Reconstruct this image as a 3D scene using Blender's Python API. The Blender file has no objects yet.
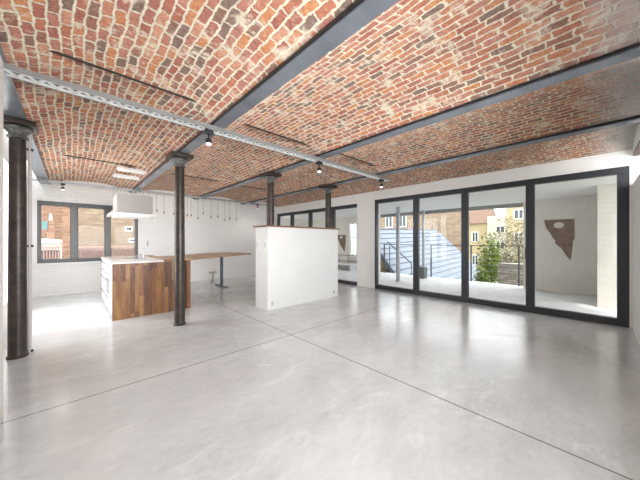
import bpy, bmesh, math, random
from mathutils import Vector, Matrix
random.seed(7)
C = bpy.context.scene
col = C.collection
R = math.radians

# ---------------------------------------------------------------- camera, sky, exposure
cam_d = bpy.data.cameras.new('camera')
cam_d.sensor_width = 36.0
cam_d.lens = 262.724 / 640 * 36.0
cam_d.shift_y = 1.0 / 640
cam_d.clip_start = 0.02
cam_d.clip_end = 300
cam = bpy.data.objects.new('camera', cam_d)
col.objects.link(cam)
cam.location = (0, 0, 1.27)
cam.rotation_euler = (R(90), 0, R(46.478 - 90))
C.camera = cam

w = bpy.data.worlds.new('sky')
C.world = w
w.use_nodes = True
wn = w.node_tree
for n in list(wn.nodes):
    wn.nodes.remove(n)
wo = wn.nodes.new('ShaderNodeOutputWorld')
wb = wn.nodes.new('ShaderNodeBackground')
wb.inputs['Color'].default_value = (0.93, 0.965, 1.0, 1)
wb.inputs['Strength'].default_value = 2.9
wn.links.new(wb.outputs[0], wo.inputs[0])

sd = bpy.data.lights.new('sun', 'SUN')
sd.energy = 1.3
sd.angle = R(3)
sd.color = (1.0, 0.93, 0.82)
so = bpy.data.objects.new('sun', sd)
col.objects.link(so)
so.location = (-5, -10, 20)
so.rotation_euler = (R(26), 0, R(-38))

def fill_lamp(name, loc, rot, sx, sy, power, c=(.97, .985, 1.0)):
    ld = bpy.data.lights.new(name, 'AREA'); ld.shape = 'RECTANGLE'; ld.size = sx; ld.size_y = sy
    ld.energy = power; ld.color = c
    lo = bpy.data.objects.new(name, ld); col.objects.link(lo); lo.location = loc; lo.rotation_euler = rot
# added fill lamps behind two made-up openings out of view: one in the wall behind the camera, one in the left wall beside the kitchen
fill_lamp('fill_lamp_front', (1.45, -2.0, 1.5), (R(99), 0, R(-24)), 3.2, 1.8, 265)
fill_lamp('fill_lamp_kitchen', (-1.0, 5.85, 1.4), (0, R(-90), 0), 2.0, 2.0, 42)

C.view_settings.view_transform = 'Standard'
C.view_settings.look = 'None'
C.view_settings.gamma = 1
C.view_settings.use_curve_mapping = False
C.view_settings.exposure = 0.42

# ---------------------------------------------------------------- mesh helpers
class MB:
    def __init__(s):
        s.bm = bmesh.new()
    def box(s, x0, x1, y0, y1, z0, z1, bev=0.0, rz=0.0, piv=None):
        r = bmesh.ops.create_cube(s.bm, size=1.0)
        vs = r['verts']
        for v in vs:
            v.co = Vector((x0 + (v.co.x + .5) * (x1 - x0), y0 + (v.co.y + .5) * (y1 - y0), z0 + (v.co.z + .5) * (z1 - z0)))
        if bev:
            es = list({e for v in vs for e in v.link_edges})
            r2 = bmesh.ops.bevel(s.bm, geom=es, offset=bev, segments=2, affect='EDGES', profile=.5)
            vs = list({v for f in r2['faces'] for v in f.verts} | {v for v in vs if v.is_valid})
        if rz:
            p = Vector(piv)
            m = Matrix.Translation(p) @ Matrix.Rotation(rz, 4, 'Z') @ Matrix.Translation(-p)
            for v in vs:
                v.co = m @ v.co
        return s
    def cyl(s, p0, p1, r0, r1=None, seg=16):
        r1 = r0 if r1 is None else r1
        p0 = Vector(p0); p1 = Vector(p1); d = p1 - p0
        m = Matrix.Translation((p0 + p1) / 2) @ d.to_track_quat('Z', 'Y').to_matrix().to_4x4()
        bmesh.ops.create_cone(s.bm, cap_ends=True, segments=seg, radius1=max(r0, 1e-4), radius2=max(r1, 1e-4), depth=d.length, matrix=m)
        return s
    def tube(s, pts, r, seg=8):
        for a, b in zip(pts[:-1], pts[1:]):
            s.cyl(a, b, r, r, seg)
        return s
    def ball(s, c, r, sc=(1, 1, 1), u=16, v=10):
        m = Matrix.Translation(c) @ Matrix.Diagonal((sc[0], sc[1], sc[2], 1))
        bmesh.ops.create_uvsphere(s.bm, u_segments=u, v_segments=v, radius=r, matrix=m)
        return s
    def lathe(s, cx, cy, prof, seg=28):
        rings = []
        for (r, z) in prof:
            rings.append([s.bm.verts.new((cx + r * math.cos(2 * math.pi * k / seg), cy + r * math.sin(2 * math.pi * k / seg), z)) for k in range(seg)])
        for a, b in zip(rings[:-1], rings[1:]):
            for k in range(seg):
                s.bm.faces.new((a[k], a[(k + 1) % seg], b[(k + 1) % seg], b[k]))
        s.bm.faces.new(list(reversed(rings[0])))
        s.bm.faces.new(rings[-1])
        return s
    def prism(s, poly, axis, a, b):
        def P(p, t):
            if axis == 'Z': return (p[0], p[1], t)
            if axis == 'X': return (t, p[0], p[1])
            return (p[0], t, p[1])
        va = [s.bm.verts.new(P(p, a)) for p in poly]
        vb = [s.bm.verts.new(P(p, b)) for p in poly]
        n = len(poly)
        s.bm.faces.new(va); s.bm.faces.new(list(reversed(vb)))
        for i in range(n):
            s.bm.faces.new((va[i], vb[i], vb[(i + 1) % n], va[(i + 1) % n]))
        return s
    def build(s, name, mat, parent=None, smooth=False, origin=None):
        bmesh.ops.recalc_face_normals(s.bm, faces=s.bm.faces)
        me = bpy.data.meshes.new(name)
        s.bm.to_mesh(me); s.bm.free()
        o = bpy.data.objects.new(name, me)
        col.objects.link(o)
        me.materials.append(mat)
        if parent is not None:
            o.parent = parent
            off = Vector(parent['_at']) if '_at' in parent else Vector((0, 0, 0))
            me.transform(Matrix.Translation(-off))
            o['_at'] = tuple(off)
        else:
            vs = me.vertices
            if origin is None:
                cx = (min(v.co.x for v in vs) + max(v.co.x for v in vs)) / 2
                cy = (min(v.co.y for v in vs) + max(v.co.y for v in vs)) / 2
                cz = min(v.co.z for v in vs)
                origin = (cx, cy, cz)
            me.transform(Matrix.Translation(-Vector(origin)))
            o.location = origin
            o['_at'] = tuple(origin)
        if smooth:
            for p in me.polygons:
                p.use_smooth = True
            try:
                me.set_sharp_from_angle(angle=R(35))
            except Exception:
                pass
        return o

def tag(o, label=None, cat=None, group=None, kind=None):
    if label: o['label'] = label
    if cat: o['category'] = cat
    if group: o['group'] = group
    if kind: o['kind'] = kind
    return o

def thing(name, label, cat, loc, group=None):
    o = bpy.data.objects.new(name, None)
    o.empty_display_size = .1
    col.objects.link(o)
    o.location = loc
    o['_at'] = tuple(loc)
    return tag(o, label, cat, group)

def struct(name, loc=(0, 0, 0)):
    o = bpy.data.objects.new(name, None)
    col.objects.link(o); o.location = loc; o['_at'] = tuple(loc)
    o['kind'] = 'structure'
    return o

def copy_tree(o, loc=None, label=None):
    c = o.copy(); col.objects.link(c)
    if loc is not None: c.location = loc
    if label: c['label'] = label
    for ch in [x for x in o.children]:
        d = ch.copy(); col.objects.link(d); d.parent = c
        for g in ch.children:
            e = g.copy(); col.objects.link(e); e.parent = d
    return c

# ---------------------------------------------------------------- material helpers
class NT:
    def __init__(s, name):
        s.m = bpy.data.materials.new(name); s.m.use_nodes = True
        s.t = s.m.node_tree
        s.b = s.t.nodes['Principled BSDF']
    def n(s, k, **kw):
        x = s.t.nodes.new(k)
        for a, b in kw.items(): setattr(x, a, b)
        return x
    def l(s, a, b): s.t.links.new(a, b)
    def math(s, op, a, b=None, c=None, clamp=False):
        x = s.n('ShaderNodeMath', operation=op, use_clamp=clamp)
        for i, v in enumerate((a, b, c)):
            if v is None: continue
            if isinstance(v, (int, float)): x.inputs[i].default_value = v
            else: s.l(v, x.inputs[i])
        return x.outputs[0]
    def noise(s, vec, scale, detail=4, rough=.5, out='Fac'):
        x = s.n('ShaderNodeTexNoise'); x.inputs['Scale'].default_value = scale
        x.inputs['Detail'].default_value = detail; x.inputs['Roughness'].default_value = rough
        if vec is not None: s.l(vec, x.inputs['Vector'])
        return x.outputs[out]
    def ramp(s, fac, stops, mode='LINEAR'):
        x = s.n('ShaderNodeValToRGB'); x.color_ramp.interpolation = mode
        e = x.color_ramp.elements
        while len(e) < len(stops): e.new(.5)
        for i, (p, c) in enumerate(stops):
            e[i].position = p
            e[i].color = (c[0], c[1], c[2], 1) if isinstance(c, (tuple, list)) else (c, c, c, 1)
        s.l(fac, x.inputs[0]); return x.outputs[0]
    def mix(s, fac, a, b, mode='MIX'):
        x = s.n('ShaderNodeMix', data_type='RGBA', blend_type=mode)
        for i, v in ((0, fac), (6, a), (7, b)):
            if isinstance(v, (int, float)): x.inputs[i].default_value = v
            elif isinstance(v, tuple): x.inputs[i].default_value = (v[0], v[1], v[2], 1)
            else: s.l(v, x.inputs[i])
        return x.outputs[2]
    def bump(s, h, strength=.3, dist=.01):
        x = s.n('ShaderNodeBump'); x.inputs['Strength'].default_value = strength
        x.inputs['Distance'].default_value = dist
        s.l(h, x.inputs['Height']); s.l(x.outputs[0], s.b.inputs['Normal'])
    def pos(s):
        return s.n('ShaderNodeNewGeometry').outputs['Position']

def plain(name, c, rough=.5, metal=0.0, var=.06, scale=6.0, bump=0.0, spec=.5, emit=0.0):
    k = NT(name)
    o = k.n('ShaderNodeTexCoord').outputs['Object']
    f = k.noise(o, scale, 4, .6)
    a = tuple(max(0, x * (1 - var)) for x in c); b = tuple(min(1, x * (1 + var)) for x in c)
    k.l(k.ramp(f, [(.3, a), (.7, b)]), k.b.inputs['Base Color'])
    k.b.inputs['Roughness'].default_value = rough
    k.b.inputs['Metallic'].default_value = metal
    k.b.inputs['Specular IOR Level'].default_value = spec
    if bump: k.bump(k.noise(o, scale * 12, 3, .6), bump, .004)
    if emit:
        k.b.inputs['Emission Color'].default_value = (c[0], c[1], c[2], 1)
        k.b.inputs['Emission Strength'].default_value = emit
    return k.m

def brick_material(name, mode, colours, mortar, ch=.075, L=.185, joint=.012, stain=.0, bumpd=.012, jitter=.006, fade=None):
    """mode 'UV' reads the arc-length uv of the vaults; 'XZ' / 'YZ' read wall positions"""
    k = NT(name)
    if mode == 'UV':
        sx = k.n('ShaderNodeSeparateXYZ'); k.l(k.n('ShaderNodeUVMap').outputs[0], sx.inputs[0])
        u, v = sx.outputs[0], sx.outputs[1]
    else:
        sx = k.n('ShaderNodeSeparateXYZ'); k.l(k.pos(), sx.inputs[0])
        u, v = sx.outputs[2], sx.outputs[0 if mode == 'XZ' else 1]
    P = k.pos()
    nj = k.n('ShaderNodeSeparateColor'); k.l(k.noise(P, 13, 3, .6, 'Color'), nj.inputs[0])
    u = k.math('ADD', u, k.math('MULTIPLY', k.math('SUBTRACT', nj.outputs[0], .5), jitter * 2.4))
    v = k.math('ADD', v, k.math('MULTIPLY', k.math('SUBTRACT', nj.outputs[1], .5), jitter * 4))
    if mode == 'UV': u = k.math('ADD', u, k.math('MULTIPLY', k.math('SUBTRACT', k.noise(P, 2.6, 2, .5), .5), .06))
    ru = k.math('DIVIDE', u, ch)
    row = k.math('FLOOR', ru)
    fr = k.math('SUBTRACT', ru, row)
    wr = k.n('ShaderNodeTexWhiteNoise', noise_dimensions='1D'); k.l(row, wr.inputs['W'])
    off = k.math('ADD', k.math('MULTIPLY', k.math('MODULO', k.math('ADD', row, 1000), 2), .5), k.math('MULTIPLY', wr.outputs['Value'], .35))
    cv = k.math('ADD', k.math('DIVIDE', v, L), off)
    cc = k.math('FLOOR', cv)
    fc = k.math('SUBTRACT', cv, cc)
    du = k.math('MULTIPLY', k.math('MINIMUM', fr, k.math('SUBTRACT', 1.0, fr)), ch)
    dv = k.math('MULTIPLY', k.math('MINIMUM', fc, k.math('SUBTRACT', 1.0, fc)), L)
    d = k.math('SMOOTH_MIN', du, dv, .012)
    dn = k.math('ADD', d, k.math('MULTIPLY', k.math('SUBTRACT', k.noise(P, 34, 4, .65), .5), jitter * 1.5))
    mask = k.n('ShaderNodeMapRange', interpolation_type='SMOOTHSTEP')
    k.l(dn, mask.inputs[0]); mask.inputs[1].default_value = joint * .5 - .003; mask.inputs[2].default_value = joint * .5 + .003
    mk = mask.outputs[0]
    cmb = k.n('ShaderNodeCombineXYZ'); k.l(row, cmb.inputs[0]); k.l(cc, cmb.inputs[1])
    wn_ = k.n('ShaderNodeTexWhiteNoise', noise_dimensions='3D'); k.l(cmb.outputs[0], wn_.inputs['Vector'])
    n = len(colours)
    bc = k.ramp(wn_.outputs['Value'], [(i / n, c) for i, c in enumerate(colours)], 'CONSTANT')
    bc = k.mix(.5, bc, k.ramp(k.noise(P, 30, 6, .75), [(.3, .10), (.5, .5), (.70, .96)]), 'OVERLAY')
    bc = k.mix(k.ramp(k.noise(P, 75, 3, .6), [(.52, 0.0), (.68, .55)]), bc, (.10, .05, .035))
    if mode == 'UV': bc = k.mix(.16, bc, (.17, .085, .06))
    mc = k.ramp(k.noise(P, 20, 5, .7), [(.3, tuple(x * .72 for x in mortar)), (.65, mortar)])
    if stain:
        sm = k.ramp(k.noise(P, 5.5, 6, .72), [(.54, 0.0), (.64, stain)])
        bc = k.mix(sm, bc, mc)
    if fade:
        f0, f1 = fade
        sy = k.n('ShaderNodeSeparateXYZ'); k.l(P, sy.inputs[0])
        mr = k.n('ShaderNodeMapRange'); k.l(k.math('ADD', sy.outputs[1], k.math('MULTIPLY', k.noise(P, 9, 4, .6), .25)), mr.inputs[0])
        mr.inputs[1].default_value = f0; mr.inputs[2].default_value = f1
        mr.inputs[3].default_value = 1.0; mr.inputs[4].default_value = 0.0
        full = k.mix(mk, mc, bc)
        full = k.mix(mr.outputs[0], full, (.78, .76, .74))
    else:
        full = k.mix(mk, mc, bc)
    k.l(full, k.b.inputs['Base Color'])
    k.b.inputs['Roughness'].default_value = .85
    h = k.math('ADD', mk, k.math('MULTIPLY', k.noise(P, 60, 4, .7), .5))
    k.bump(h, .6, bumpd)
    return k.m

BR = [(.52, .19, .11), (.42, .145, .10), (.64, .27, .12), (.36, .16, .11), (.52, .23, .16), (.24, .16, .13), (.64, .31, .20), (.44, .17, .13), (.58, .24, .15), (.30, .16, .12), (.60, .25, .13), (.50, .21, .16)]
MO = (.80, .71, .56)
M = {}
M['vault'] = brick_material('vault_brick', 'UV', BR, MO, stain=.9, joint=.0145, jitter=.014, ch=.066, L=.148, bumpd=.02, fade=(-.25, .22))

def white_brick(name, axis):
    k = NT(name)
    P = k.pos()
    sx = k.n('ShaderNodeSeparateXYZ'); k.l(P, sx.inputs[0])
    cb = k.n('ShaderNodeCombineXYZ'); k.l(sx.outputs[axis], cb.inputs[0]); k.l(sx.outputs[2], cb.inputs[1])
    bt = k.n('ShaderNodeTexBrick'); k.l(cb.outputs[0], bt.inputs['Vector'])
    bt.inputs['Color1'].default_value = (.93, .92, .905, 1); bt.inputs['Color2'].default_value = (.90, .885, .865, 1)
    bt.inputs['Mortar'].default_value = (.85, .835, .81, 1)
    bt.inputs['Scale'].default_value = 1.0; bt.inputs['Mortar Size'].default_value = .006
    bt.inputs['Brick Width'].default_value = .2; bt.inputs['Row Height'].default_value = .07
    k.l(bt.outputs['Color'], k.b.inputs['Base Color']); k.b.inputs['Roughness'].default_value = .6
    k.bump(k.math('SUBTRACT', k.math('MULTIPLY', k.noise(P, 30, 4), .4), bt.outputs['Fac']), .4, .006)
    return k.m
M['wbrick'] = white_brick('white_painted_brick', 0)
M['plaster'] = plain('white_plaster', (.83, .82, .80), .7, var=.025, scale=2.5, bump=.08)
M['plaster2'] = plain('half_wall_plaster', (.74, .74, .73), .6, var=.03, scale=2, bump=.05)
M['soffit'] = plain('white_soffit', (.92, .92, .92), .7, var=.02)
M['steel'] = plain('grey_blue_steel_paint', (.185, .205, .24), .22, .0, var=.15, scale=5, bump=.05)
M['iron'] = plain('dark_cast_iron', (.052, .040, .034), .38, .35, var=.45, scale=9, bump=.12)
M['capital'] = plain('dusty_iron', (.16, .16, .155), .5, .3, var=.7, scale=16, bump=.2)
M['rod'] = plain('tie_rod_iron', (.045, .035, .03), .6, .3, var=.3)
M['frame'] = plain('anthracite_aluminium', (.035, .039, .046), .35, .1, var=.08)
M['wframe'] = plain('grey_window_frame', (.16, .165, .17), .4, 0, var=.08)
M['white'] = plain('white_lacquer', (.86, .86, .86), .3, var=.015)
M['tray'] = plain('white_tray_metal', (.88, .89, .88), .4, .1, var=.06, scale=20)
M['tray2'] = plain('grey_tray_metal', (.30, .31, .31), .5, .3, var=.1)
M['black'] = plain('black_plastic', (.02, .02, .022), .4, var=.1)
M['hoodgrey'] = plain('grey_beige_hood', (.44, .42, .40), .45, var=.03, scale=10)
M['steelfoot'] = plain('steel_leg', (.16, .19, .22), .35, .6, var=.1)
M['chrome'] = plain('brushed_steel', (.5, .5, .5), .3, .9, var=.1)
M['hob'] = plain('glass_hob', (.30, .31, .32), .12, 0, var=.1)
M['rust'] = plain('rusty_steel_plate', (.23, .155, .125), .95, 0, var=.3, scale=7, bump=.2, spec=.1)
M['bulb'] = plain('bulb_glass', (.92, .80, .50), .2, var=.02, emit=.12)
M['lampface'] = plain('lamp_face', (.95, .93, .88), .3, var=.01, emit=2.0)
M['pane_light'] = plain('light_panel', (.92, .92, .91), .4, var=.01, emit=.08)
M['fascia'] = plain('grey_fascia', (.30, .30, .30), .6, .1, var=.15)
M['post'] = plain('galvanised_steel', (.42, .44, .47), .4, .5, var=.15)
M['rail'] = plain('dark_railing_steel', (.08, .085, .09), .5, .3, var=.15)
M['slabside'] = plain('concrete_plain', (.72, .72, .72), .8, var=.12, scale=3, bump=.15)
M['planter'] = plain('grey_stone', (.15, .15, .15), .8, var=.25, scale=18, bump=.3)
M['timber'] = plain('weathered_timber', (.45, .33, .18), .7, var=.3, scale=12, bump=.2)
M['yellow'] = plain('yellow_render', (.46, .38, .23), .8, var=.08, scale=1)
M['cream'] = plain('cream_render', (.56, .53, .47), .8, var=.06, scale=1)
M['rooft'] = plain('brown_roof_tiles', (.20, .125, .09), .8, var=.25, scale=4, bump=.4)
M['winglass'] = plain('far_window_glass', (.07, .08, .09), .1, var=.2)
M['ground'] = plain('outside_ground', (.25, .27, .2), .9, var=.3, scale=.5)
M['bark'] = plain('bark', (.18, .13, .09), .9, var=.3, scale=10, bump=.4)
M['leafg'] = plain('fresh_leaves', (.20, .27, .04), .6, var=.4, scale=6)
M['leafo'] = plain('olive_leaves', (.20, .18, .09), .7, var=.45, scale=6)
M['leafp'] = plain('pale_blossom', (.50, .46, .37), .8, var=.2, scale=6)
M['blue'] = plain('teal_paint', (.12, .24, .25), .6)
M['pink'] = plain('pink_balustrade', (.40, .26, .23), .8, var=.15, scale=4)
M['blockm'] = None

def block_wall(name):
    k = NT(name)
    P = k.pos()
    sx = k.n('ShaderNodeSeparateXYZ'); k.l(P, sx.inputs[0])
    cb = k.n('ShaderNodeCombineXYZ'); k.l(k.math('ADD', sx.outputs[1], sx.outputs[0]), cb.inputs[0]); k.l(sx.outputs[2], cb.inputs[1])
    bt = k.n('ShaderNodeTexBrick'); k.l(cb.outputs[0], bt.inputs['Vector'])
    bt.inputs['Color1'].default_value = (.80, .765, .70, 1); bt.inputs['Color2'].default_value = (.77, .735, .67, 1)
    bt.inputs['Mortar'].default_value = (.74, .705, .64, 1)
    bt.inputs['Scale'].default_value = 1.0; bt.inputs['Mortar Size'].default_value = .008
    bt.inputs['Brick Width'].default_value = .4; bt.inputs['Row Height'].default_value = .2
    k.l(k.mix(.3, bt.outputs['Color'], k.ramp(k.noise(P, 14, 5, .7), [(.3, .3), (.7, .75)]), 'SOFT_LIGHT'), k.b.inputs['Base Color'])
    k.b.inputs['Roughness'].default_value = .85
    k.bump(k.math('SUBTRACT', k.math('MULTIPLY', k.noise(P, 40, 4), .5), bt.outputs['Fac']), .4, .008)
    return k.m
M['block'] = block_wall('concrete_block_wall')

def floor_material():
    k = NT('polished_concrete')
    P = k.pos()
    mp = k.n('ShaderNodeMapping'); k.l(P, mp.inputs['Vector'])
    mp.inputs['Rotation'].default_value = (0, 0, R(30)); mp.inputs['Scale'].default_value = (1, 1.8, 1)
    V = mp.outputs[0]
    big = k.noise(V, .75, 5, .6)
    mid = k.noise(V, 3.2, 8, .68)
    fine = k.noise(V, 16, 6, .7)
    c = k.ramp(big, [(.34, (.555, .565, .57)), (.5, (.63, .645, .655)), (.68, (.70, .72, .73))])
    c = k.mix(.5, c, k.ramp(mid, [(.3, .36), (.5, .5), (.7, .62)]), 'OVERLAY')
    c = k.mix(.4, c, k.ramp(fine, [(.3, .38), (.7, .62)]), 'OVERLAY')
    # trowel smears: pale curls
    wv = k.n('ShaderNodeTexNoise'); k.l(V, wv.inputs['Vector']); wv.inputs['Scale'].default_value = 2.4
    wv.inputs['Detail'].default_value = 7; wv.inputs['Distortion'].default_value = 1.4; wv.inputs['Roughness'].default_value = .6
    c = k.mix(k.ramp(wv.outputs['Fac'], [(.55, 0.0), (.66, .5)]), c, (.78, .79, .79))
    sx = k.n('ShaderNodeSeparateXYZ'); k.l(P, sx.inputs[0])
    def line(o, at, wd):
        dd = k.math('ABSOLUTE', k.math('SUBTRACT', o, at))
        return k.math('LESS_THAN', dd, wd)
    j = k.math('MAXIMUM', line(sx.outputs[0], 2.165, .006), k.math('MULTIPLY', line(sx.outputs[1], 2.852, .0085), .7))
    c = k.mix(k.math('MULTIPLY', j, .85), c, (.10, .085, .07))
    k.l(c, k.b.inputs['Base Color'])
    r = k.n('ShaderNodeMapRange'); k.l(mid, r.inputs[0]); r.inputs[1].default_value = .3; r.inputs[2].default_value = .7
    r.inputs[3].default_value = .14; r.inputs[4].default_value = .27
    k.l(r.outputs[0], k.b.inputs['Roughness'])
    k.b.inputs['Specular IOR Level'].default_value = .85
    k.bump(mid, .04, .01)
    return k.m
M['floor'] = floor_material()

def wood(name, c0, c1, c2, axis='Z', plank=.11, rough=.4):
    k = NT(name)
    o = k.n('ShaderNodeTexCoord').outputs['Object']
    sx = k.n('ShaderNodeSeparateXYZ'); k.l(o, sx.inputs[0])
    along = {'X': 0, 'Y': 1, 'Z': 2}[axis]
    cross = k.math('ADD', sx.outputs[(along + 1) % 3], sx.outputs[(along + 2) % 3]) if axis == 'Z' else sx.outputs[1 - along]
    pl = k.math('FLOOR', k.math('DIVIDE', cross, plank))
    wn_ = k.n('ShaderNodeTexWhiteNoise', noise_dimensions='1D'); k.l(pl, wn_.inputs['W'])
    # staves: broken along the length too
    st = k.math('FLOOR', k.math('ADD', k.math('MULTIPLY', sx.outputs[along], 1.3), k.math('MULTIPLY', wn_.outputs['Value'], 5)))
    cb0 = k.n('ShaderNodeCombineXYZ'); k.l(pl, cb0.inputs[0]); k.l(st, cb0.inputs[1])
    wn2 = k.n('ShaderNodeTexWhiteNoise', noise_dimensions='3D'); k.l(cb0.outputs[0], wn2.inputs['Vector'])
    cb = k.n('ShaderNodeCombineXYZ'); k.l(k.math('MULTIPLY', cross, 14), cb.inputs[0]); k.l(k.math('MULTIPLY', sx.outputs[along], 1.6), cb.inputs[1]); k.l(k.math('MULTIPLY', wn2.outputs['Value'], 9), cb.inputs[2])
    g = k.noise(cb.outputs[0], 2.0, 6, .65)
    f = k.math('ADD', k.math('MULTIPLY', g, .75), k.math('MULTIPLY', k.math('SUBTRACT', wn2.outputs['Value'], .3), .4))
    k.l(k.ramp(f, [(.22, c0), (.48, c1), (.75, c2)]), k.b.inputs['Base Color'])
    k.b.inputs['Roughness'].default_value = rough
    k.bump(g, .1, .003)
    return k.m
M['wood'] = wood('dark_oiled_wood', (.09, .032, .010), (.25, .10, .032), (.44, .24, .085), 'Z', .062)
M['woodtop'] = wood('light_table_wood', (.28, .15, .07), (.46, .28, .15), (.60, .42, .26), 'X', .12)
M['woodcap'] = wood('brown_cap_wood', (.13, .06, .025), (.24, .12, .055), (.36, .20, .10), 'X', .2)

def glass(name, refl=.08, tint=(1, 1, 1)):
    k = NT(name)
    tr = k.n('ShaderNodeBsdfTransparent'); tr.inputs[0].default_value = (*tint, 1)
    gl = k.n('ShaderNodeBsdfGlossy'); gl.inputs['Roughness'].default_value = .01
    mx = k.n('ShaderNodeMixShader'); mx.inputs[0].default_value = refl
    k.l(tr.outputs[0], mx.inputs[1]); k.l(gl.outputs[0], mx.inputs[2])
    k.l(mx.outputs[0], k.t.nodes['Material Output'].inputs['Surface'])
    return k.m
M['glass_b'] = glass('kitchen_window_glass', .004, (.99, .995, .99))
M['glass'] = glass('clear_glass', .014, (.99, .995, .99))

def zinc():
    k = NT('zinc_roof')
    P = k.pos()
    c = k.ramp(k.noise(P, 1.3, 5, .6), [(.3, (.155, .185, .235)), (.7, (.21, .245, .30))])
    k.l(c, k.b.inputs['Base Color']); k.b.inputs['Roughness'].default_value = .5
    k.b.inputs['Metallic'].default_value = .15
    return k.m
M['zinc'] = zinc()
M['seam'] = plain('zinc_seam', (.09, .11, .15), .5, .2, var=.1)
TB = [(.30, .215, .15), (.26, .18, .125), (.33, .25, .175), (.28, .20, .145), (.36, .275, .19)]
M['tanbrick_x'] = brick_material('tan_brick_x', 'XZ', TB, (.36, .30, .23), ch=.09, L=.24, joint=.012, jitter=.002)
M['tanbrick_y'] = brick_material('tan_brick_y', 'YZ', TB, (.36, .30, .23), ch=.09, L=.24, joint=.012, jitter=.002)
OB = [(.34, .18, .11), (.29, .155, .10), (.38, .22, .14), (.32, .19, .13)]
M['orbrick_x'] = brick_material('orange_brick_x', 'XZ', OB, (.40, .31, .24), ch=.08, L=.22, joint=.012, jitter=.002)
SB = [(.22, .20, .18), (.33, .30, .27), (.27, .24, .20), (.40, .36, .32)]
M['stone'] = brick_material('dry_stone', 'YZ', SB, (.10, .09, .08), ch=.07, L=.24, joint=.01, jitter=.006)

# ---------------------------------------------------------------- setting: floor, ceiling, walls
XG, YB, ZS = 5.91, 8.70, 2.60
WT = .28                                    # wall thickness
o = MB().box(-.95, XG, -2.6, YB + .02, -.25, 0).build('floor', M['floor']); o['kind'] = 'structure'

BX = [(-.42, .16), (1.225, .13), (2.85, .13), (4.45, .12)]      # beam centres and flange widths
edges = [(-.42 + .06, 1.225 - .05), (1.225 + .05, 2.85 - .05), (2.85 + .05, 4.45 - .045), (4.45 + .045, XG + .01)]
RISE = .15
def vault(x0, x1, y0, y1, arc0):
    bm = bmesh.new(); uv = bm.loops.layers.uv.new('UVMap')
    half = (x1 - x0) / 2; cx = (x0 + x1) / 2
    Rr = (half * half + RISE * RISE) / (2 * RISE); zc = ZS + RISE - Rr
    a = math.asin(half / Rr); n = 28
    rings = []
    ys = [y0, y1]
    for i in range(n + 1):
        t = -a + 2 * a * i / n
        rings.append([bm.verts.new((cx + Rr * math.sin(t), y, zc + Rr * math.cos(t))) for y in ys] + [arc0 + Rr * (t + a)])
    for p, q in zip(rings[:-1], rings[1:]):
        f = bm.faces.new((p[0], p[1], q[1], q[0]))
        for lp, (uu, vv) in zip(f.loops, ((p[2], y0), (p[2], y1), (q[2], y1), (q[2], y0))):
            lp[uv].uv = (uu, vv)
        f.smooth = True
    # upper skin gives the shell its thickness
    top = [[bm.verts.new((x, y, 2.98)) for y in ys] for x in (x0, x1)]
    bm.faces.new((rings[0][0], top[0][0], top[0][1], rings[0][1]))
    bm.faces.new((rings[-1][0], rings[-1][1], top[1][1], top[1][0]))
    bm.faces.new((top[0][0], top[1][0], top[1][1], top[0][1]))
    for e in (0, 1):
        loop = [r[e] for r in rings] + [top[1][e], top[0][e]]
        bm.faces.new(loop)
    me = bpy.data.meshes.new('ceiling'); bm.to_mesh(me); bm.free()
    me.materials.append(M['vault'])
    ob = bpy.data.objects.new('ceiling', me); col.objects.link(ob); ob['kind'] = 'structure'
    return ob
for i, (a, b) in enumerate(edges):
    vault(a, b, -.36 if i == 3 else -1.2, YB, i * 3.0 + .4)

def wall_with_holes(name, axis, at, t, a0, a1, z0, z1, holes, mat):
    """axis 'X': wall in the plane X=at, running along Y; 'Y' the other way"""
    m = MB()
    def bx(p, q, r, s):
        if q - p < 1e-4 or s - r < 1e-4: return
        if axis == 'X': m.box(at, at + t, p, q, r, s)
        else: m.box(p, q, at, at + t, r, s)
    cur = a0
    for (h0, h1, g0, g1) in sorted(holes):
        bx(cur, h0, z0, z1); bx(h0, h1, z0, g0); bx(h0, h1, g1, z1); cur = h1
    bx(cur, a1, z0, z1)
    ob = m.build(name, mat); ob['kind'] = 'structure'
    return ob
wall_with_holes('wall_back', 'Y', YB, WT, -.95, XG + WT, 0, 2.98, [(-.55, 1.35, .76, 2.19)], M['wbrick'])
wall_with_holes('wall_right', 'X', XG, WT, -1.2, YB, 0, 2.98, [(-.33, 4.10, 0.0, 2.37), (4.69, 8.69, 0.0, 2.336)], M['plaster'])
wall_with_holes('wall_left', 'X', -.66, -.29, 2.98, YB, 0, 2.98, [(4.8, 6.9, .4, 2.4)], M['plaster'])  # unseen opening added so the kitchen fill lamp can shine in
o = MB().box(-.95, -.355, -.52, 2.98, 0, 2.98).build('wall_left_pier', M['plaster']); o['kind'] = 'structure'; o.name = 'trim_1'
# low side wall, bulkhead and timber lintel at the right edge of the frame
wall_with_holes('wall_front', 'Y', -.52, .16, -.95, XG, 0, 2.09, [(.15, 2.75, .75, 2.04)], M['plaster'])  # opening behind the camera is made up, lets the front fill lamp in
o = MB().box(-.95, XG, -1.2, -.36, 2.52, 2.98).box(-.95, 4.3, -.52, -.36, 2.09, 2.52).build('trim_2', M['plaster']); o['kind'] = 'structure'
m = MB().box(4.3, XG, -.75, -.365, 2.495, 2.52)
o = m.build('trim_3', plain('brown_lintel', (.12, .075, .065), .6, var=.2)); o['kind'] = 'structure'
o = MB().box(XG - .03, XG, -.60, -.46, 2.09, 2.495).build('trim_4', M['woodcap']); o['kind'] = 'structure'

# skirting of the glazing wall pier and sills
o = MB().box(-.60, 1.40, YB - .05, YB + .10, .715, .76, .004).build('windowsill', M['white']); o.name = 'trim_5'; o['kind'] = 'structure'

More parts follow.
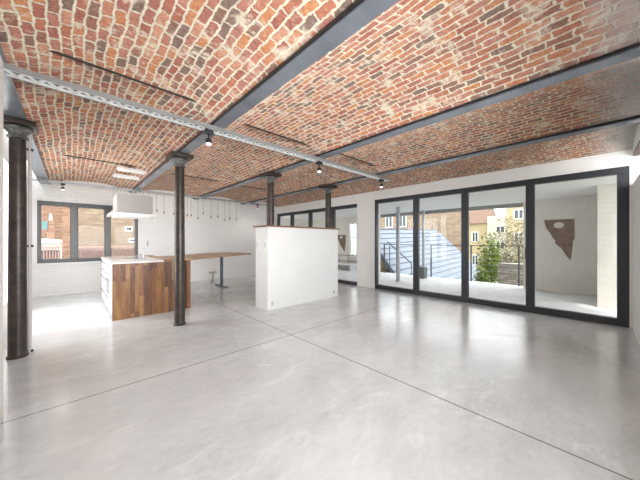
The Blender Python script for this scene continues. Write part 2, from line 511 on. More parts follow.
# ---------------------------------------------------------------- steel beams
names = ['grey steel ceiling beam running along the left wall', 'grey steel ceiling beam over the round column beside the kitchen island',
         'grey steel ceiling beam over the left column on the half wall', 'grey steel ceiling beam nearest the glass doors, over the right column on the half wall']
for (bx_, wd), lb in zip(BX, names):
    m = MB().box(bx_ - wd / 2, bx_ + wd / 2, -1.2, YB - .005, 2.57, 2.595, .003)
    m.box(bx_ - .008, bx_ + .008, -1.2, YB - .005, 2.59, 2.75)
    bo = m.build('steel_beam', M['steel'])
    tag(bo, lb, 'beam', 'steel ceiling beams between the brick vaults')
    MB().box(bx_ - wd / 2 - .012, bx_ - wd / 2 + .004, -1.2, YB - .006, 2.583, 2.602).build('shadow_gap_strip', M['black'], bo)  # black strip stands in for the shadow gap between flange and vault

# ---------------------------------------------------------------- columns
def column(x, y, z0, label, base):
    t = thing('iron_column', label, 'column', (x, y, z0), 'cast iron columns')
    r0, r1 = .074, .064
    MB().lathe(x, y, [(r0, z0 + (.02 if base else 0)), (r0, z0 + .3), (r1, 2.40), (r1, 2.44)]).build('shaft', M['iron'], t, True)
    MB().lathe(x, y, [(.085, z0), (.085, z0 + .018), (.076, z0 + .03)]).build('base', M['iron'], t, True)
    MB().lathe(x, y, [(.064, 2.385), (.082, 2.395), (.082, 2.41), (.068, 2.42), (.068, 2.44), (.10, 2.475), (.115, 2.485), (.115, 2.505), (.09, 2.515)]).build('capital', M['capital'], t, True)
    MB().box(x - .15, x + .15, y - .17, y + .17, 2.515, 2.57, .006).build('top_plate', M['iron'], t)
    return t
column(-.42, 4.37, 0, 'dark cast iron column standing against the left wall', True)
column(1.205, 4.37, 0, 'dark cast iron column standing on the floor in front of the kitchen island', True)
column(2.82, 4.37, 1.56, 'dark cast iron column rising from the left end of the half wall', False)
column(4.42, 4.37, 1.56, 'dark cast iron column rising from the right end of the half wall', False)
# pale pipe beside the left column
t = thing('wall_pipe', 'thin pale vertical pipe right beside the left iron column', 'pipe', (-.338, 4.47, 0))
MB().cyl((-.338, 4.47, .0), (-.338, 4.47, 2.58), .017).build('pipe', plain('pale_pipe', (.62, .58, .56), .5), t, True)
for z in (.0, 1.2, 2.3): MB().box(-.368, -.308, 4.455, 4.485, z, z + .025, .003).build('bracket', M['iron'], t)

# ---------------------------------------------------------------- tie rods
for x0, x1, y, lb in ((-.30, 1.16, 2.80, 'iron tie rod across the brick vault at the upper left, nearest the camera'),
                      (-.30, 1.16, 6.05, 'far iron tie rod across the left vault in front of the ceiling lights'),
                      (1.29, 2.78, 2.94, 'iron tie rod across the second vault above the middle of the cable tray'),
                      (1.29, 2.78, 6.15, 'far iron tie rod behind the column by the kitchen island'),
                      (2.92, 4.39, 2.87, 'iron tie rod across the third vault near the glass doors'),
                      (2.92, 4.39, 6.3, 'far iron tie rod across the third vault between the half wall columns')):
    MBo = MB().cyl((x0, y, 2.688), (x1, y, 2.688), .0095, seg=10)
    tag(MBo.build('tie_rod', M['rod']), lb, 'tie rod', 'iron tie rods across the vaults')

# ---------------------------------------------------------------- cable tray with spotlights
t = thing('cable_tray', 'white perforated metal tray crossing under the beams in the foreground', 'tray', (2.2, 3.04, 2.53))
MB().box(-.355, 4.86, 2.975, 3.105, 2.548, 2.556).box(-.355, 4.86, 2.97, 2.976, 2.53, 2.57).box(-.355, 4.86, 3.104, 3.11, 2.53, 2.57).build('channel', M['tray2'], t)
m = MB()
m.box(-.355, 4.86, 2.975, 2.995, 2.534, 2.546); m.box(-.355, 4.86, 3.085, 3.105, 2.534, 2.546)
n = 96; dx = 5.215 / n
for i in range(n):
    xa = -.355 + i * dx
    ya, yb = (2.988, 3.092) if i % 2 == 0 else (3.092, 2.988)
    L_ = math.hypot(dx, yb - ya); an = math.atan2(yb - ya, dx)
    m.box(xa + dx / 2 - L_ / 2, xa + dx / 2 + L_ / 2, 3.04 - .012, 3.04 + .012, 2.535, 2.545, 0, an, (xa + dx / 2, 3.04, 2.54))
m.build('lattice', M['tray'], t)

def spotlight(x, y, z, label, group, s=1.0, power=2):
    t = thing('track_spotlight', label, 'spotlight', (x, y, z), group)
    MB().box(x - .045 * s, x + .045 * s, y - .035 * s, y + .035 * s, z - .045 * s, z, .004).build('mounting_box', M['black'], t)
    MB().cyl((x, y, z - .10 * s), (x, y, z - .04 * s), .008 * s).build('stem', M['black'], t)
    MB().lathe(x, y, [(.020 * s, z - .095 * s), (.034 * s, z - .105 * s), (.036 * s, z - .15 * s), (.030 * s, z - .15 * s)], 18).build('lamp_head', M['black'], t, True)
    MB().lathe(x, y, [(.028 * s, z - .148 * s), (.026 * s, z - .165 * s), (.012 * s, z - .172 * s)], 18).build('bulb', M['lampface'], t, True)
    ld = bpy.data.lights.new('spotlight_lamp', 'SPOT'); ld.energy = power; ld.color = (1, .96, .91); ld.shadow_soft_size = .12; ld.spot_size = R(165); ld.spot_blend = 1.0
    lo = bpy.data.objects.new('lamp_light', ld); col.objects.link(lo); lo.parent = t; lo.location = (0, 0, -.22 * s)
    return t
G = 'black spotlights under the foreground tray'
spotlight(1.14, 3.04, 2.53, 'black spotlight with white bulb, leftmost under the foreground white tray', G)
spotlight(2.87, 3.04, 2.53, 'black spotlight in the middle of the foreground white tray', G)
spotlight(4.62, 3.04, 2.53, 'black spotlight at the end of the foreground tray near the glass doors', G)

t = thing('lighting_rail', 'thin white rail with lights running along the ceiling near the back wall', 'rail', (2.6, 8.0, 2.52))
MB().box(-.655, 5.3, 7.97, 8.02, 2.52, 2.565, .003).build('rail', M['post'], t)
for bx_, wd in BX: MB().box(bx_ - .08, bx_ + .08, 7.955, 8.035, 2.512, 2.568).build('rail_clip', M['tray2'], t)
G = 'small black spotlights under the back rail'
spotlight(-.12, 7.99, 2.52, 'small black spotlight under the back rail above the kitchen window', G, .85, 12)
spotlight(4.64, 7.99, 2.52, 'small black spotlight under the back rail left of the half wall columns', G, .85, 12)

# pendants
pend = [(1.65, 2.04), (1.82, 2.00), (2.05, 1.98), (2.40, 1.96), (2.50, 1.97), (2.69, 1.90), (2.84, 2.05), (3.07, 1.96), (3.27, 1.99), (3.49, 1.90), (3.65, 1.95), (3.88, 1.93)]
plab = ['leftmost, right beside the extractor hood', 'second from the left, with a yellow bulb', 'just left of the column by the island', 'first to the right of the island column',
        'second to the right of the island column', 'third right of the island column, hung low', 'fourth right of the island column, highest', 'fifth to the right of the island column',
        'fourth from the right end of the row', 'third from the right end, hung low', 'second from the right end of the row', 'rightmost of the row, with a black cap']
def pendant(x, z, label):
    t = thing('pendant_bulb', label, 'pendant lamp', (x, 7.99, z), 'pendant bulbs hanging from the back rail')
    MB().cyl((x, 7.99, z + .05), (x, 7.99, 2.53), .0028, seg=6).build('cord', M['black'], t)
    MB().cyl((x, 7.99, z + .01), (x, 7.99, z + .06), .016, .013, 12).build('socket', M['black'], t, True)
    MB().ball((x, 7.99, z - .018), .022, (1, 1, 1.2), 12, 8).build('bulb', M['bulb'], t, True)
for (x, z), lb in zip(pend, plab):
    pendant(x, z, 'bare pendant bulb on a thin cord, ' + lb)

# ceiling lights between the vault
for y, lb in ((6.05, 'white flat ceiling light set across the left vault, the nearer of two'), (6.75, 'white flat ceiling light set across the left vault, the farther of two')):
    t = thing('ceiling_light', lb, 'ceiling light', (.87, y + .14, 2.604), 'flat ceiling lights in the left vault')
    MB().box(.64, 1.10, y + .06, y + .24, 2.615, 2.66, .004).build('housing', M['white'], t)
    MB().box(.655, 1.085, y + .075, y + .225, 2.608, 2.617).build('diffuser', M['pane_light'], t)

# ---------------------------------------------------------------- sliding doors and windows
def frame_along_y(root, x, d, y0, y1, z0, z1, mull, top=.10, bot=.11, side=.12, mw=.125, mat=None, panes=True):
    mat = mat or M['frame']
    m = MB()
    m.box(x, x + d, y0, y1, z1 - top, z1, .004).box(x, x + d, y0, y1, z0, z0 + bot, .004)
    m.box(x, x + d, y0, y0 + side, z0 + bot, z1 - top, .004).box(x, x + d, y1 - side * .45, y1, z0 + bot, z1 - top, .004)
    m.build('frame', mat, root)
    cuts = [y0 + side] + [c for q in mull for c in (q - mw / 2, q + mw / 2)] + [y1 - side * .45]
    for q in mull:
        MB().box(x - .006, x + d * .8, q - mw / 2, q + mw / 2, z0 + bot, z1 - top, .004).build('mullion', mat, root)
    if panes:
        for a, b in zip(cuts[0::2], cuts[1::2]):
            MB().box(x + d * .5, x + d * .5 + .008, a - .005, b + .005, z0 + bot - .005, z1 - top + .005).build('pane', M['glass'], root)
t = struct('door_1', (XG + .01, 1.9, 0))
frame_along_y(t, XG + .01, .10, -.33, 4.10, 0, 2.37, [.815, 1.885, 2.95])
MB().box(XG - .012, XG + .01, .865, .885, .95, 1.15, .003).build('door_handle', M['frame'], t)
t = struct('door_2', (XG + .01, 6.7, 0))
m = MB()
x = XG + .01
m.box(x, x + .1, 4.69, 8.69, 2.236, 2.336, .004).box(x, x + .1, 4.69, 8.69, 0, .09, .004).box(x, x + .1, 8.61, 8.69, .09, 2.236, .004)
m.build('frame', M['frame'], t)
cuts = [5.80, 6.70, 6.80, 7.72, 7.82, 8.61]
MB().box(x, x + .1, 5.62, 5.80, .09, 2.236, .004).build('mullion', M['frame'], t)
for q in (6.75, 7.77): MB().box(x, x + .09, q - .06, q + .06, .09, 2.236, .004).build('mullion', M['frame'], t)
for a, b in zip(cuts[0::2], cuts[1::2]): MB().box(x + .05, x + .058, a - .01, b + .01, .085, 2.24).build('pane', M['glass'], t)

# kitchen window in the back wall
t = struct('window_1', (.4, YB + .08, .76))
y = YB + .06
m = MB()
m.box(-.55, 1.35, y, y + .08, 2.12, 2.19, .004).box(-.55, 1.35, y, y + .08, .76, .82, .004).box(-.55, -.505, y, y + .08, .82, 2.12).box(1.305, 1.35, y, y + .08, .82, 2.12)
m.build('window_frame', M['wframe'], t)
for q, ww in ((.065, .055), (.70, .05)):
    MB().box(q - ww, q + ww, y - .01, y + .07, .82, 2.12, .004).build('mullion', M['wframe'], t)
for a, b in ((-.505, .01), (.12, .65), (.75, 1.305)):
    m = MB(); m.box(a, a + .02, y + .01, y + .07, .82, 2.12).box(b - .02, b, y + .01, y + .07, .82, 2.12).box(a, b, y + .01, y + .07, 2.09, 2.12).box(a, b, y + .01, y + .07, .82, .85)
    m.build('sash', M['wframe'], t)
    MB().box(a + .01, b - .01, y + .03, y + .038, .83, 2.11).build('pane', M['glass_b'], t)
# white reveals
m = MB().box(-.61, -.55, YB - .008, YB + .06, .76, 2.25).box(1.35, 1.41, YB - .008, YB + .06, .76, 2.25).box(-.55, 1.35, YB - .008, YB + .06, 2.19, 2.25)
o = m.build('trim_6', M['white']); o['kind'] = 'structure'

# ---------------------------------------------------------------- half wall
t = thing('half_wall', 'white plastered half wall with brown wooden cap standing in mid room', 'half wall', (3.54, 4.33, 0))
MB().box(2.60, 4.48, 4.12, 4.55, 0, 1.53).build('wall_body', M['plaster2'], t)
MB().box(2.56, 4.52, 4.09, 4.58, 1.53, 1.56, .004).build('wooden_cap', M['woodcap'], t)
def plate(x, y, z, face, name, lb, cat, group, w_=.05, h_=.085):
    t = thing(name, lb, cat, (x, y, z), group)
    a = MB(); b = MB()
    if face == '-X':
        a.box(x - .008, x, y - w_ / 2, y + w_ / 2, z - h_ / 2, z + h_ / 2, .003); b.box(x - .012, x - .007, y - w_ / 4, y + w_ / 4, z - h_ / 3, z + h_ / 3)
    else:
        a.box(x - w_ / 2, x + w_ / 2, y - .008, y, z - h_ / 2, z + h_ / 2, .003); b.box(x - w_ / 4, x + w_ / 4, y - .011, y - .007, z - h_ / 3, z + h_ / 3)
    a.build('plate', M['white'] if cat == 'switch' else plain('socket_grey', (.62, .62, .62), .4), t)
    b.build('rocker' if cat == 'switch' else 'socket_insert', M['chrome'] if cat != 'switch' else M['hoodgrey'], t)
G = 'wall switches on the end of the half wall'
plate(2.60, 4.44, 1.20, '-X', 'light_switch', 'white light switch on the half wall end, the one farther from its front corner', 'switch', G, .05, .16)
plate(2.60, 4.19, 1.20, '-X', 'light_switch', 'white light switch on the half wall end, the one next to its front corner', 'switch', G, .05, .16)
G = 'low wall sockets on the half wall'
plate(2.70, 4.12, .12, '-Y', 'wall_socket', 'small grey socket low on the half wall at its left front corner', 'socket', G, .05, .08)
plate(4.35, 4.12, .11, '-Y', 'wall_socket', 'small grey socket low on the half wall at its right end', 'socket', G, .06, .08)
plate(1.57, YB, 1.20, '-Y', 'wall_switch', 'small grey switch on the white brick wall right of the kitchen window', 'switch', None, .07, .2)

# ---------------------------------------------------------------- kitchen island
t = thing('kitchen_island', 'kitchen island with dark wood front panel, white top and drawers at its end', 'kitchen island', (1.0, 6.3, 0))
MB().box(.50, 1.38, 5.32, 7.26, .07, .90).build('cabinet_body', M['white'], t)
MB().box(.55, 1.34, 5.36, 7.2, 0, .07).build('plinth', M['hoodgrey'], t)
MB().box(.48, 1.38, 5.285, 5.32, .0, .90).build('wooden_front_panel', M['wood'], t)
MB().box(1.20, 1.385, 5.28, 7.25, .90, .938, .003).build('wooden_worktop', M['woodtop'], t)
MB().box(.47, 1.20, 5.28, 7.28, .90, .93, .004).build('countertop', M['white'], t)
yy = [5.33, 5.72, 6.32, 6.92, 7.25]
for i in range(4):
    a, b = yy[i] + .005, yy[i + 1] - .005
    zs = [(.08, .33), (.34, .60), (.61, .74), (.75, .89)] if i else [(.08, .89)]
    for (za, zb) in zs:
        if i == 1 and za == .34:
            d = MB().box(.478, .50, a, b, za, zb, .003).build('oven_door', M['hob'], t)
            MB().box(.45, .462, a + .06, b - .06, zb - .05, zb - .035).box(.46, .48, a + .08, a + .10, zb - .05, zb - .035).box(.46, .48, b - .10, b - .08, zb - .05, zb - .035).build('oven_handle', M['chrome'], d)
            continue
        d = MB().box(.482, .50, a, b, za, zb, .003).build('drawer', M['white'], t)
        if i:
            MB().box(.458, .468, a + .08, b - .08, zb - .05, zb - .038).box(.466, .483, a + .10, a + .115, zb - .05, zb - .038).box(.466, .483, b - .115, b - .10, zb - .05, zb - .038).build('drawer_handle', M['steelfoot'], d)
tag(MB().box(.56, 1.08, 6.05, 6.85, .9305, .9375, .002).build('cooking_hob', M['hob']), 'flat grey cooking hob set on the white island top', 'hob')
# tap-like fitting on worktop
t = thing('countertop_tap', 'low grey tap at the right side of the white island top', 'tap', (1.12, 6.6, .93))
MB().cyl((1.12, 6.6, .93), (1.12, 6.6, 1.0), .012).build('tap_body', M['chrome'], t, True)
MB().cyl((1.12, 6.6, .992), (1.0, 6.6, .992), .008).build('spout', M['chrome'], t, True)

# dining table
t = thing('dining_table', 'long brown wooden table running from the island to a steel leg', 'table', (2.4, 6.3, 0))
poly = [(1.39, 5.28), (1.62, 5.29), (3.56, 6.47), (3.50, 6.95), (3.28, 7.45), (2.85, 7.55), (1.9, 6.75), (1.39, 6.5)]
MB().prism(poly, 'Z', .905, .94).build('tabletop', M['woodtop'], t)
lx, ly = 3.06, 7.22
g = MB().box(lx - .035, lx + .035, ly - .035, ly + .035, .03, .89, .006).build('leg', M['steelfoot'], t)
MB().box(lx - .045, lx + .045, ly - .36, ly + .36, 0, .035, .008).build('foot', M['steelfoot'], t)
MB().box(lx - .05, lx + .05, ly - .3, ly + .3, .885, .906, .004).build('top_bracket', M['steelfoot'], t)
MB().box(1.585, 1.645, 5.285, 6.0, .0, .905).build('end_panel', M['wood'], t)
MB().box(1.9, 2.7, 6.45, 6.85, .86, .905, .012).build('cable_basket', M['hoodgrey'], t)
# small pale pedestal further back
t = thing('floor_pedestal', 'small pale grey T-shaped stand on the floor behind the table', 'stand', (3.14, 8.05, 0))
MB().cyl((3.14, 8.05, .012), (3.14, 8.05, .30), .022).build('stem', M['hoodgrey'], t, True)
MB().box(3.04, 3.24, 7.99, 8.11, .30, .335, .006).build('top', M['hoodgrey'], t)
MB().lathe(3.14, 8.05, [(.07, 0), (.07, .012), (.03, .018)]).build('base', M['hoodgrey'], t, True)

# ---------------------------------------------------------------- extractor hood
t = thing('extractor_hood', 'grey beige box extractor hood with white rim hanging over the island', 'extractor hood', (.88, 6.3, 1.72))
MB().box(.61, 1.17, 6.0, 6.62, 1.79, 2.14, .006).build('hood_body', M['hoodgrey'], t)
m = MB()
v0 = [(.52, 5.95), (1.23, 5.95), (1.23, 6.67), (.52, 6.67)]
m.prism(v0, 'Z', 1.745, 1.79)
m.build('hood_rim', M['white'], t)
MB().box(.60, 1.15, 6.03, 6.59, 1.728, 1.746, .004).build('light_panel', M['pane_light'], t)
for (a, b) in ((.62, 6.1), (1.12, 6.1), (.62, 6.57), (1.12, 6.57)): MB().cyl((a, b, 2.13), (a, b, 2.705 if a < 1 else 2.655), .003, seg=6).build('hanging_wire', M['tray2'], t)

# ---------------------------------------------------------------- terrace
o = MB().box(XG, 9.36, -.65, 10.5, -.28, -.012).build('terrace_floor', M['slabside']); o.name = 'floor.001'; o['kind'] = 'structure'
o = MB().box(XG + WT, 9.30, -.65, 10.5, 2.35, 2.75).build('ceiling.004', M['soffit']); o['kind'] = 'structure'
o = MB().box(9.22, 9.32, 1.35, 7.3, 2.24, 2.35).build('trim_7', M['fascia']); o['kind'] = 'structure'
o = MB().box(8.85, 9.10, -.65, 1.36, -.012, 2.35).build('wall_terrace', M['block']); o['kind'] = 'structure'
o = MB().box(7.42, 8.85, -.6, -.01, -.012, 2.35).build('wall_terrace_pier', M['block']); o['kind'] = 'structure'
o = wall_with_holes('wall_terrace_end', 'X', 9.25, .25, 7.3, 10.5, -.012, 2.35, [(7.36, 7.86, .55, 2.1)], M['block'])
t = struct('window_2', (9.3, 7.6, .55))
m = MB()
m.box(9.27, 9.33, 7.36, 7.42, .55, 2.1).box(9.27, 9.33, 7.80, 7.86, .55, 2.1).box(9.27, 9.33, 7.42, 7.80, 2.03, 2.1).box(9.27, 9.33, 7.42, 7.80, .55, .62).box(9.27, 9.33, 7.59, 7.63, .62, 2.03).box(9.27, 9.33, 7.42, 7.80, 1.4, 1.44)
m.build('window_frame', M['white'], t)
MB().box(9.295, 9.303, 7.42, 7.80, .62, 2.03).build('pane', M['glass'], t)

o = MB().box(XG + WT, 9.25, 10.3, 10.5, -.012, 2.35).build('wall_terrace_far', M['block']); o['kind'] = 'structure'
# the cut steel plates on the walls
mp = [(.93, 1.81), (.37, 1.80), (.365, 1.33), (.39, 1.29), (.44, .80), (.51, .90), (.60, 1.08), (.72, 1.22), (.71, 1.29), (.755, 1.33), (.80, 1.45), (.88, 1.58), (.915, 1.70)]
def steel_plate(x, sy, oy, oz, sz, label):
    bm = bmesh.new()
    c = (.65, 1.665); hw, hh = .098, .078
    hole = [(c[0] + hw * math.cos(a), c[1] + hh * math.sin(a)) for a in [2 * math.pi * i / 20 for i in range(20)]]
    def ring(pts, xx): return [bm.verts.new((xx, oy + (p[0] - .65) * sy, oz + (p[1] - 1.3) * sz)) for p in pts]
    bm.free(); bm = bmesh.new()
    o1 = ring(mp, x); h1 = ring(hole, x)
    es = []
    for rg in (o1, h1):
        for i in range(len(rg)): es.append(bm.edges.new((rg[i], rg[(i + 1) % len(rg)])))
    bmesh.ops.triangle_fill(bm, use_beauty=True, edges=es)
    r = bmesh.ops.extrude_face_region(bm, geom=list(bm.faces))
    for v in [g for g in r['geom'] if isinstance(g, bmesh.types.BMVert)]: v.co.x += .012
    # three little pierced dots as raised studs
    k = MB(); k.bm.free(); k.bm = bm
    ob = k.build('steel_plate', M['rust'])
    return tag(ob, label, 'wall plaque', 'rusty cut steel plates')
steel_plate(8.837, 1, .65, 1.3, 1, 'large rusty brown cut steel plate with an oval hole on the terrace block wall')
steel_plate(9.237, 1, 8.29, 1.16, .78, 'smaller rusty cut steel plate on the far terrace wall seen past the half wall')
t2 = [o for o in col.objects if o.name.startswith('steel_plate')]
# white bench rail by far wall
t = thing('terrace_bench', 'low white bench with thin dark framed backrest on the far terrace', 'bench', (8.95, 7.9, -.012))
MB().box(8.7, 9.2, 7.2, 8.9, .20, .26, .006).build('seat', M['white'], t)
for yq in (7.3, 8.8):
    MB().box(8.72, 9.18, yq - .03, yq + .03, -.012, .20).build('leg', M['white'], t)
m = MB()
for zq in (.36, .62): m.cyl((9.18, 7.2, zq), (9.18, 8.9, zq), .012)
for yq in (7.25, 7.8, 8.35, 8.85): m.cyl((9.18, yq, .25), (9.18, yq, .62), .012)
m.build('backrest', M['rail'], t)

# posts
def post(x, y, r, z1, lb):
    t = thing('steel_post', lb, 'post', (x, y, -.012), 'galvanised posts of the terrace roof')
    MB().cyl((x, y, -.012), (x, y, z1), r, seg=20).build('shaft', M['post'], t, True)
    MB().box(x - r * 1.5, x + r * 1.5, y - r * 1.5, y + r * 1.5, -.012, .0, .002).build('base_plate', M['post'], t)
post(7.55, 4.35, .058, 2.35, 'round steel post on the terrace, the nearer and thicker one')
post(9.02, 4.20, .045, 2.35, 'round steel post farther out on the terrace with a grey stone block at its foot')
m = MB().box(8.68, 8.93, 4.02, 4.40, -.012, .38, .015)
tag(m.build('stone_block', M['planter']), 'grey stone block standing in front of the farther terrace post', 'stone block')

# terrace railing
t = thing('terrace_railing', 'dark steel railing with thin wires along the terrace edge', 'railing', (9.25, 3.7, -.012))
for yq in (1.52, 2.75, 4.03, 5.94):
    MB().box(9.23, 9.27, yq - .018, yq + .018, -.012, 1.13).build('post', M['rail'], t)
MB().box(9.23, 9.27, 1.38, 4.03, 1.115, 1.14, .003).box(9.23, 9.27, 4.6, 5.96, 1.115, 1.14, .003).build('top_rail', M['rail'], t)
m = MB()
for zq in (.18, .36, .54, .72, .9): m.cyl((9.25, 1.38, zq), (9.25, 4.03, zq), .003, seg=6)
m.build('wire', M['post'], t)
t = thing('stair_handrail', 'steel stair handrail sloping down behind the nearer terrace post', 'handrail', (9.5, 5.5, -.4))
MB().tube([(9.5, 5.95, 1.24), (9.5, 5.3, .72), (9.5, 4.9, .42)], .022).build('handrail', M['rail'], t, True)
for yq, zq in ((5.85, 1.14), (4.9, .42)): MB().cyl((9.5, yq, -.5), (9.5, yq, zq), .015).build('baluster', M['rail'], t, True)
m = MB().box(9.6, 9.95, 6.05, 6.55, -.6, .45, .01)
tag(m.build('wooden_crate', M['timber']), 'weathered wooden box outside at the left end of the railing', 'box')

# ---------------------------------------------------------------- outside, right
o = MB().box(-30, 70, -40, 60, -3.3, -3.0).build('ground', M['ground']); o.name = 'floor.002'; o['kind'] = 'structure'
# zinc roof
t = thing('zinc_roof', 'large blue grey zinc roof with dark seams just beyond the terrace', 'roof', (13, 6, -1))
def q(s, h):            # s along X from 9.45 to 18, h down the slope 0..1
    x = 9.45 + s * (18 - 9.45 + 2.0 * h)
    y = 7.10 + (7.45 - 7.10) * s; z = 1.80 + .22 * s
    return Vector((x, y - 3.3 * h, z - 3.93 * h))
bm = bmesh.new()
cs = [q(0, 0), q(1, 0), q(1, 1), q(0, 1)]
f = [bm.verts.new(c) for c in cs] + [bm.verts.new(c - Vector((0, -.12, .12))) for c in cs]
for ii in ((0, 1, 2, 3), (7, 6, 5, 4), (0, 4, 5, 1), (1, 5, 6, 2), (2, 6, 7, 3), (3, 7, 4, 0)): bm.faces.new([f[i] for i in ii])
k = MB(); k.bm.free(); k.bm = bm; k.build('roof_sheet', M['zinc'], t)
m = MB()
for i in range(0, 19):
    h = i / 18.0
    m.tube([q(0, h) + Vector((0, -.01, .01)), q(1, h) + Vector((0, -.01, .01))], .016, 6)
m.build('seam', M['seam'], t)
m = MB().tube([q(0, 0), q(1, 0)], .04, 8); m.build('ridge_cap', M['seam'], t)
MB().box(9.6, 17.9, 7.2, 7.6, -3, 1.78).build('wall', M['cream'], t)

def house(name, label, x, y0, y1, z1, mat, wins, roof=None, depth=6):
    t = thing(name, label, 'house', (x + depth / 2, (y0 + y1) / 2, -3.0))
    MB().box(x, x + depth, y0, y1, -3.0, z1).build('wall', mat, t)
    for (a, b, c, d) in wins:
        f = MB().box(x - .06, x + .02, a, b, c, d).build('window', M['white'], t)
        m = MB(); mid = (a + b) / 2
        m.box(x - .075, x - .058, a + .1, mid - .05, c + .1, d - .1).box(x - .075, x - .058, mid + .05, b - .1, c + .1, d - .1)
        m.build('pane', M['winglass'], f)
    if roof:
        e, top, rm = roof
        MB().prism([(x - .3, z1), (x + depth + .3, z1), (x + depth / 2, z1 + top), (x + depth * .35, z1 + top)], 'Y', y0 - .1, y1 + .1).build('roof', rm, t)
        if e:
            MB().box(x + .5, x + .9, y0 + .3, y0 + .9, z1, z1 + top + .4).build('chimney', M['orbrick_x'], t)
    return t
S = 40 / 24.0
house('yellow_house', 'yellow rendered house with brown roof seen through the third glass panel', 40, 10.0, 12.6, 1.27 + 1.42 * S, M['yellow'],
      [(11.0, 11.8, 1.27 - .08 * S, 1.27 + .75 * S), (11.0, 11.8, -2.0, -.6)], (False, 2.1, M['rooft']))
house('white_house', 'white house with flat roof beside the yellow one', 39.5, 7.6, 9.85, 4.5, M['cream'], [(7.9, 8.9, 2.3, 3.2), (7.9, 8.9, 0.2, 1.2)])
house('tall_yellow_house', 'tall yellow house with white window at the right behind the tree', 33.5, 4.2, 6.6, 5.2, M['yellow'], [(5.1, 5.95, 3.5, 4.55), (5.1, 5.95, 1.0, 2.2)], (True, 1.5, M['rooft']))
house('brick_house', 'tan brick house with blank gable wall behind the zinc roof', 20, 6.55, 10.6, 4.6, M['tanbrick_y'], [], None, 1.0)
house('terraced_house', 'far orange brick house with white windows above the zinc roof ridge', 25, 13.0, 19, 5.0, M['tanbrick_y'],
      [(13.4, 14.3, 2.7, 4.0), (15.0, 15.9, 2.7, 4.0), (16.7, 17.6, 2.7, 4.0)], None)
# garden stone wall
tag(MB().box(10.5, 10.9, 1.0, 2.30, -3.0, .52).build('stone_wall', M['stone']), 'dark dry stone garden wall beyond the terrace railing', 'stone wall')
o = MB().box(9.6, 30, -8, 4.3, -3.0, -.9).build('garden_bank', M['ground']); o.name = 'floor.003'; o['kind'] = 'structure'

def plant(name, label, cat, c, r, h, mat, n, stem_h, lw=.05, z0=-.9, seedv=1, stems=5, extra=None):
    rnd = random.Random(seedv)
    t = thing(name, label, cat, (c[0], c[1], z0))
    m = MB(); tips = []
    for i in range(stems):
        a = 2 * math.pi * i / stems + rnd.random()
        p = [(c[0], c[1], z0)]
        for k in range(1, 5):
            q_ = k / 4
            p.append((c[0] + math.cos(a) * r * .8 * q_ ** 1.3 + rnd.uniform(-.04, .04), c[1] + math.sin(a) * r * .8 * q_ ** 1.3 + rnd.uniform(-.04, .04), z0 + stem_h * q_))
        for k, (u, v) in enumerate(zip(p[:-1], p[1:])):
            m.cyl(u, v, .03 * (1 - k / 5), .03 * (1 - (k + 1) / 5), 6)
        tips += p[1:]
    m.build('stem', M['bark'], t)
    def leaves(nm, mt, cnt):
        bm = bmesh.new()
        for i in range(cnt):
            th = rnd.uniform(0, 2 * math.pi); ph = math.acos(rnd.uniform(-1, 1)); rr = rnd.random() ** .45
            lump = 1 + .25 * math.sin(3 * th + 2 * ph) 
            p = Vector((c[0] + r * rr * lump * math.sin(ph) * math.cos(th), c[1] + r * rr * lump * math.sin(ph) * math.sin(th), z0 + stem_h * .55 + h * .5 * (rr * math.cos(ph) * lump + .35)))
            d = Vector((rnd.uniform(-1, 1), rnd.uniform(-1, 1), rnd.uniform(-.6, .8))).normalized()
            s = d.cross(Vector((rnd.random(), rnd.random(), 1))).normalized() * lw * .4
            L1 = lw * rnd.uniform(.7, 1.5)
            up = d.cross(s).normalized() * lw * .12
            v = [bm.verts.new(p), bm.verts.new(p + d * L1 * .5 + s + up), bm.verts.new(p + d * L1), bm.verts.new(p + d * L1 * .5 - s + up)]
            bm.faces.new((v[0], v[1], v[2])); bm.faces.new((v[0], v[2], v[3]))
        k = MB(); k.bm.free(); k.bm = bm
        k.build(nm, mt, t)
    leaves('foliage', mat, n)
    if extra: leaves('blossom', extra[0], extra[1])
plant('green_bush', 'bright yellow green bush right behind the terrace railing', 'bush', (11.9, 2.85), .42, 2.3, M['leafg'], 1700, 1.5, .10, seedv=3)
plant('green_shrub', 'low yellow green shrub beside the dark stone garden wall', 'bush', (10.75, 2.85), .22, 1.3, M['leafg'], 1200, .6, .08, seedv=5)
plant('bare_tree', 'loose olive brown tree with pale blossom behind the stone garden wall', 'tree', (15.0, 2.6), .8, 2.8, M['leafo'], 1000, 2.6, .09, seedv=8, stems=9, extra=(M['leafp'], 450))
plant('blossom_shrub', 'pale blossoming shrub between the green bush and the stone wall', 'bush', (13.2, 2.55), .55, 1.6, M['leafp'], 700, 1.3, .09, seedv=11, extra=(M['leafo'], 1100))

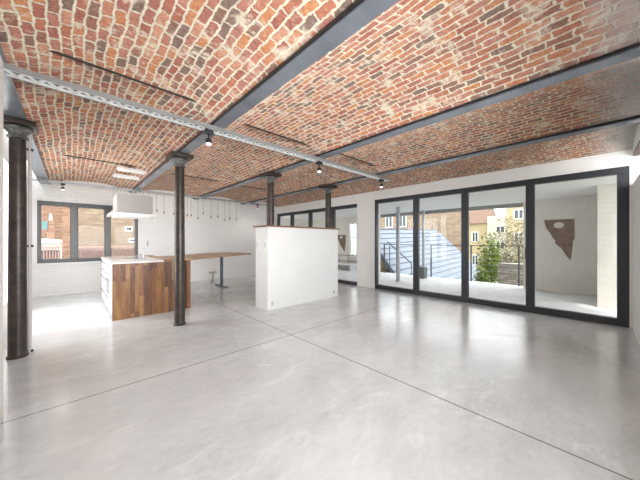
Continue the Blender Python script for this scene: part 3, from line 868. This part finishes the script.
# ---------------------------------------------------------------- outside, behind the kitchen window
o = MB().box(-4, 5, YB + WT, 13.5, -.3, .2).build('roof_terrace', M['slabside']); o.name = 'floor.004'; o['kind'] = 'structure'
t = thing('brick_building', 'large tan brick building filling the view behind the kitchen window', 'building', (1, 18, -3))
MB().box(-6, .2, 17.0, 20, -3, 6).build('wall', M['orbrick_x'], t)
MB().box(.2, 7, 16.0, 20, -3, 6).build('side_wall', M['tanbrick_x'], t)
for (a, b, c_, d) in ((1.95, 2.25, 1.75, 2.0), (2.1, 2.4, 1.2, 1.4)):
    f = MB().box(a, b, 15.95, 16.02, c_, d).build('window', M['white'], t)
    MB().box(a + .05, b - .05, 15.94, 15.952, c_ + .05, d - .05).build('pane', M['winglass'], f)
def balustrade(x0, x1, lb):
    t = thing('balustrade', lb, 'balustrade', ((x0 + x1) / 2, 11, .2), 'pink balustrades behind the kitchen window')
    MB().box(x0, x1, 10.95, 11.1, .2, .45).build('plinth', M['pink'], t)
    MB().box(x0, x1, 10.97, 11.08, 1.05, 1.10, .004).build('top_rail', M['pink'], t)
    m = MB(); xq = x0 + .02
    while xq < x1 - .01:
        m.box(xq, xq + .022, 11.0, 11.03, .45, 1.05); xq += .06
    m.build('slats', M['pink'], t)
    MB().box(x0, x1, 11.07, 11.09, .45, 1.0).build('backing', plain('pale_backing', (.34, .28, .25), .8), t)
balustrade(-.95, -.22, 'pink slatted balustrade behind the left pane of the kitchen window')
balustrade(.08, 1.95, 'pink slatted balustrade behind the middle and right panes of the kitchen window')
tag(MB().box(-.20, .03, 11.9, 12.2, .2, 2.30).build('brick_pier', M['orbrick_x']), 'orange brick pier behind the left pane of the kitchen window', 'pier')
t = thing('outbuilding', 'low cream outbuilding with white roof and brick chimney outside the kitchen window', 'outbuilding', (-.5, 14, .2))
MB().box(-1.2, -.22, 13.8, 15, -1, 1.22).build('wall', M['cream'], t)
MB().prism([(-1.25, 1.22), (-.15, 1.22), (-.15, 1.30), (-1.25, 1.42)], 'Y', 13.6, 15.1).build('roof', M['white'], t)
MB().box(-.64, -.44, 14.0, 14.3, 1.3, 2.05).build('chimney', M['orbrick_x'], t)
MB().cyl((-.54, 14.15, 2.05), (-.54, 14.15, 2.3), .05, .03).build('chimney_pot', M['white'], t)
MB().box(-.75, -.62, 13.95, 14.05, 1.7, 2.0).build('vent_box', M['blue'], t)

for ob in bpy.data.objects:
    if '_at' in ob.keys(): del ob['_at']
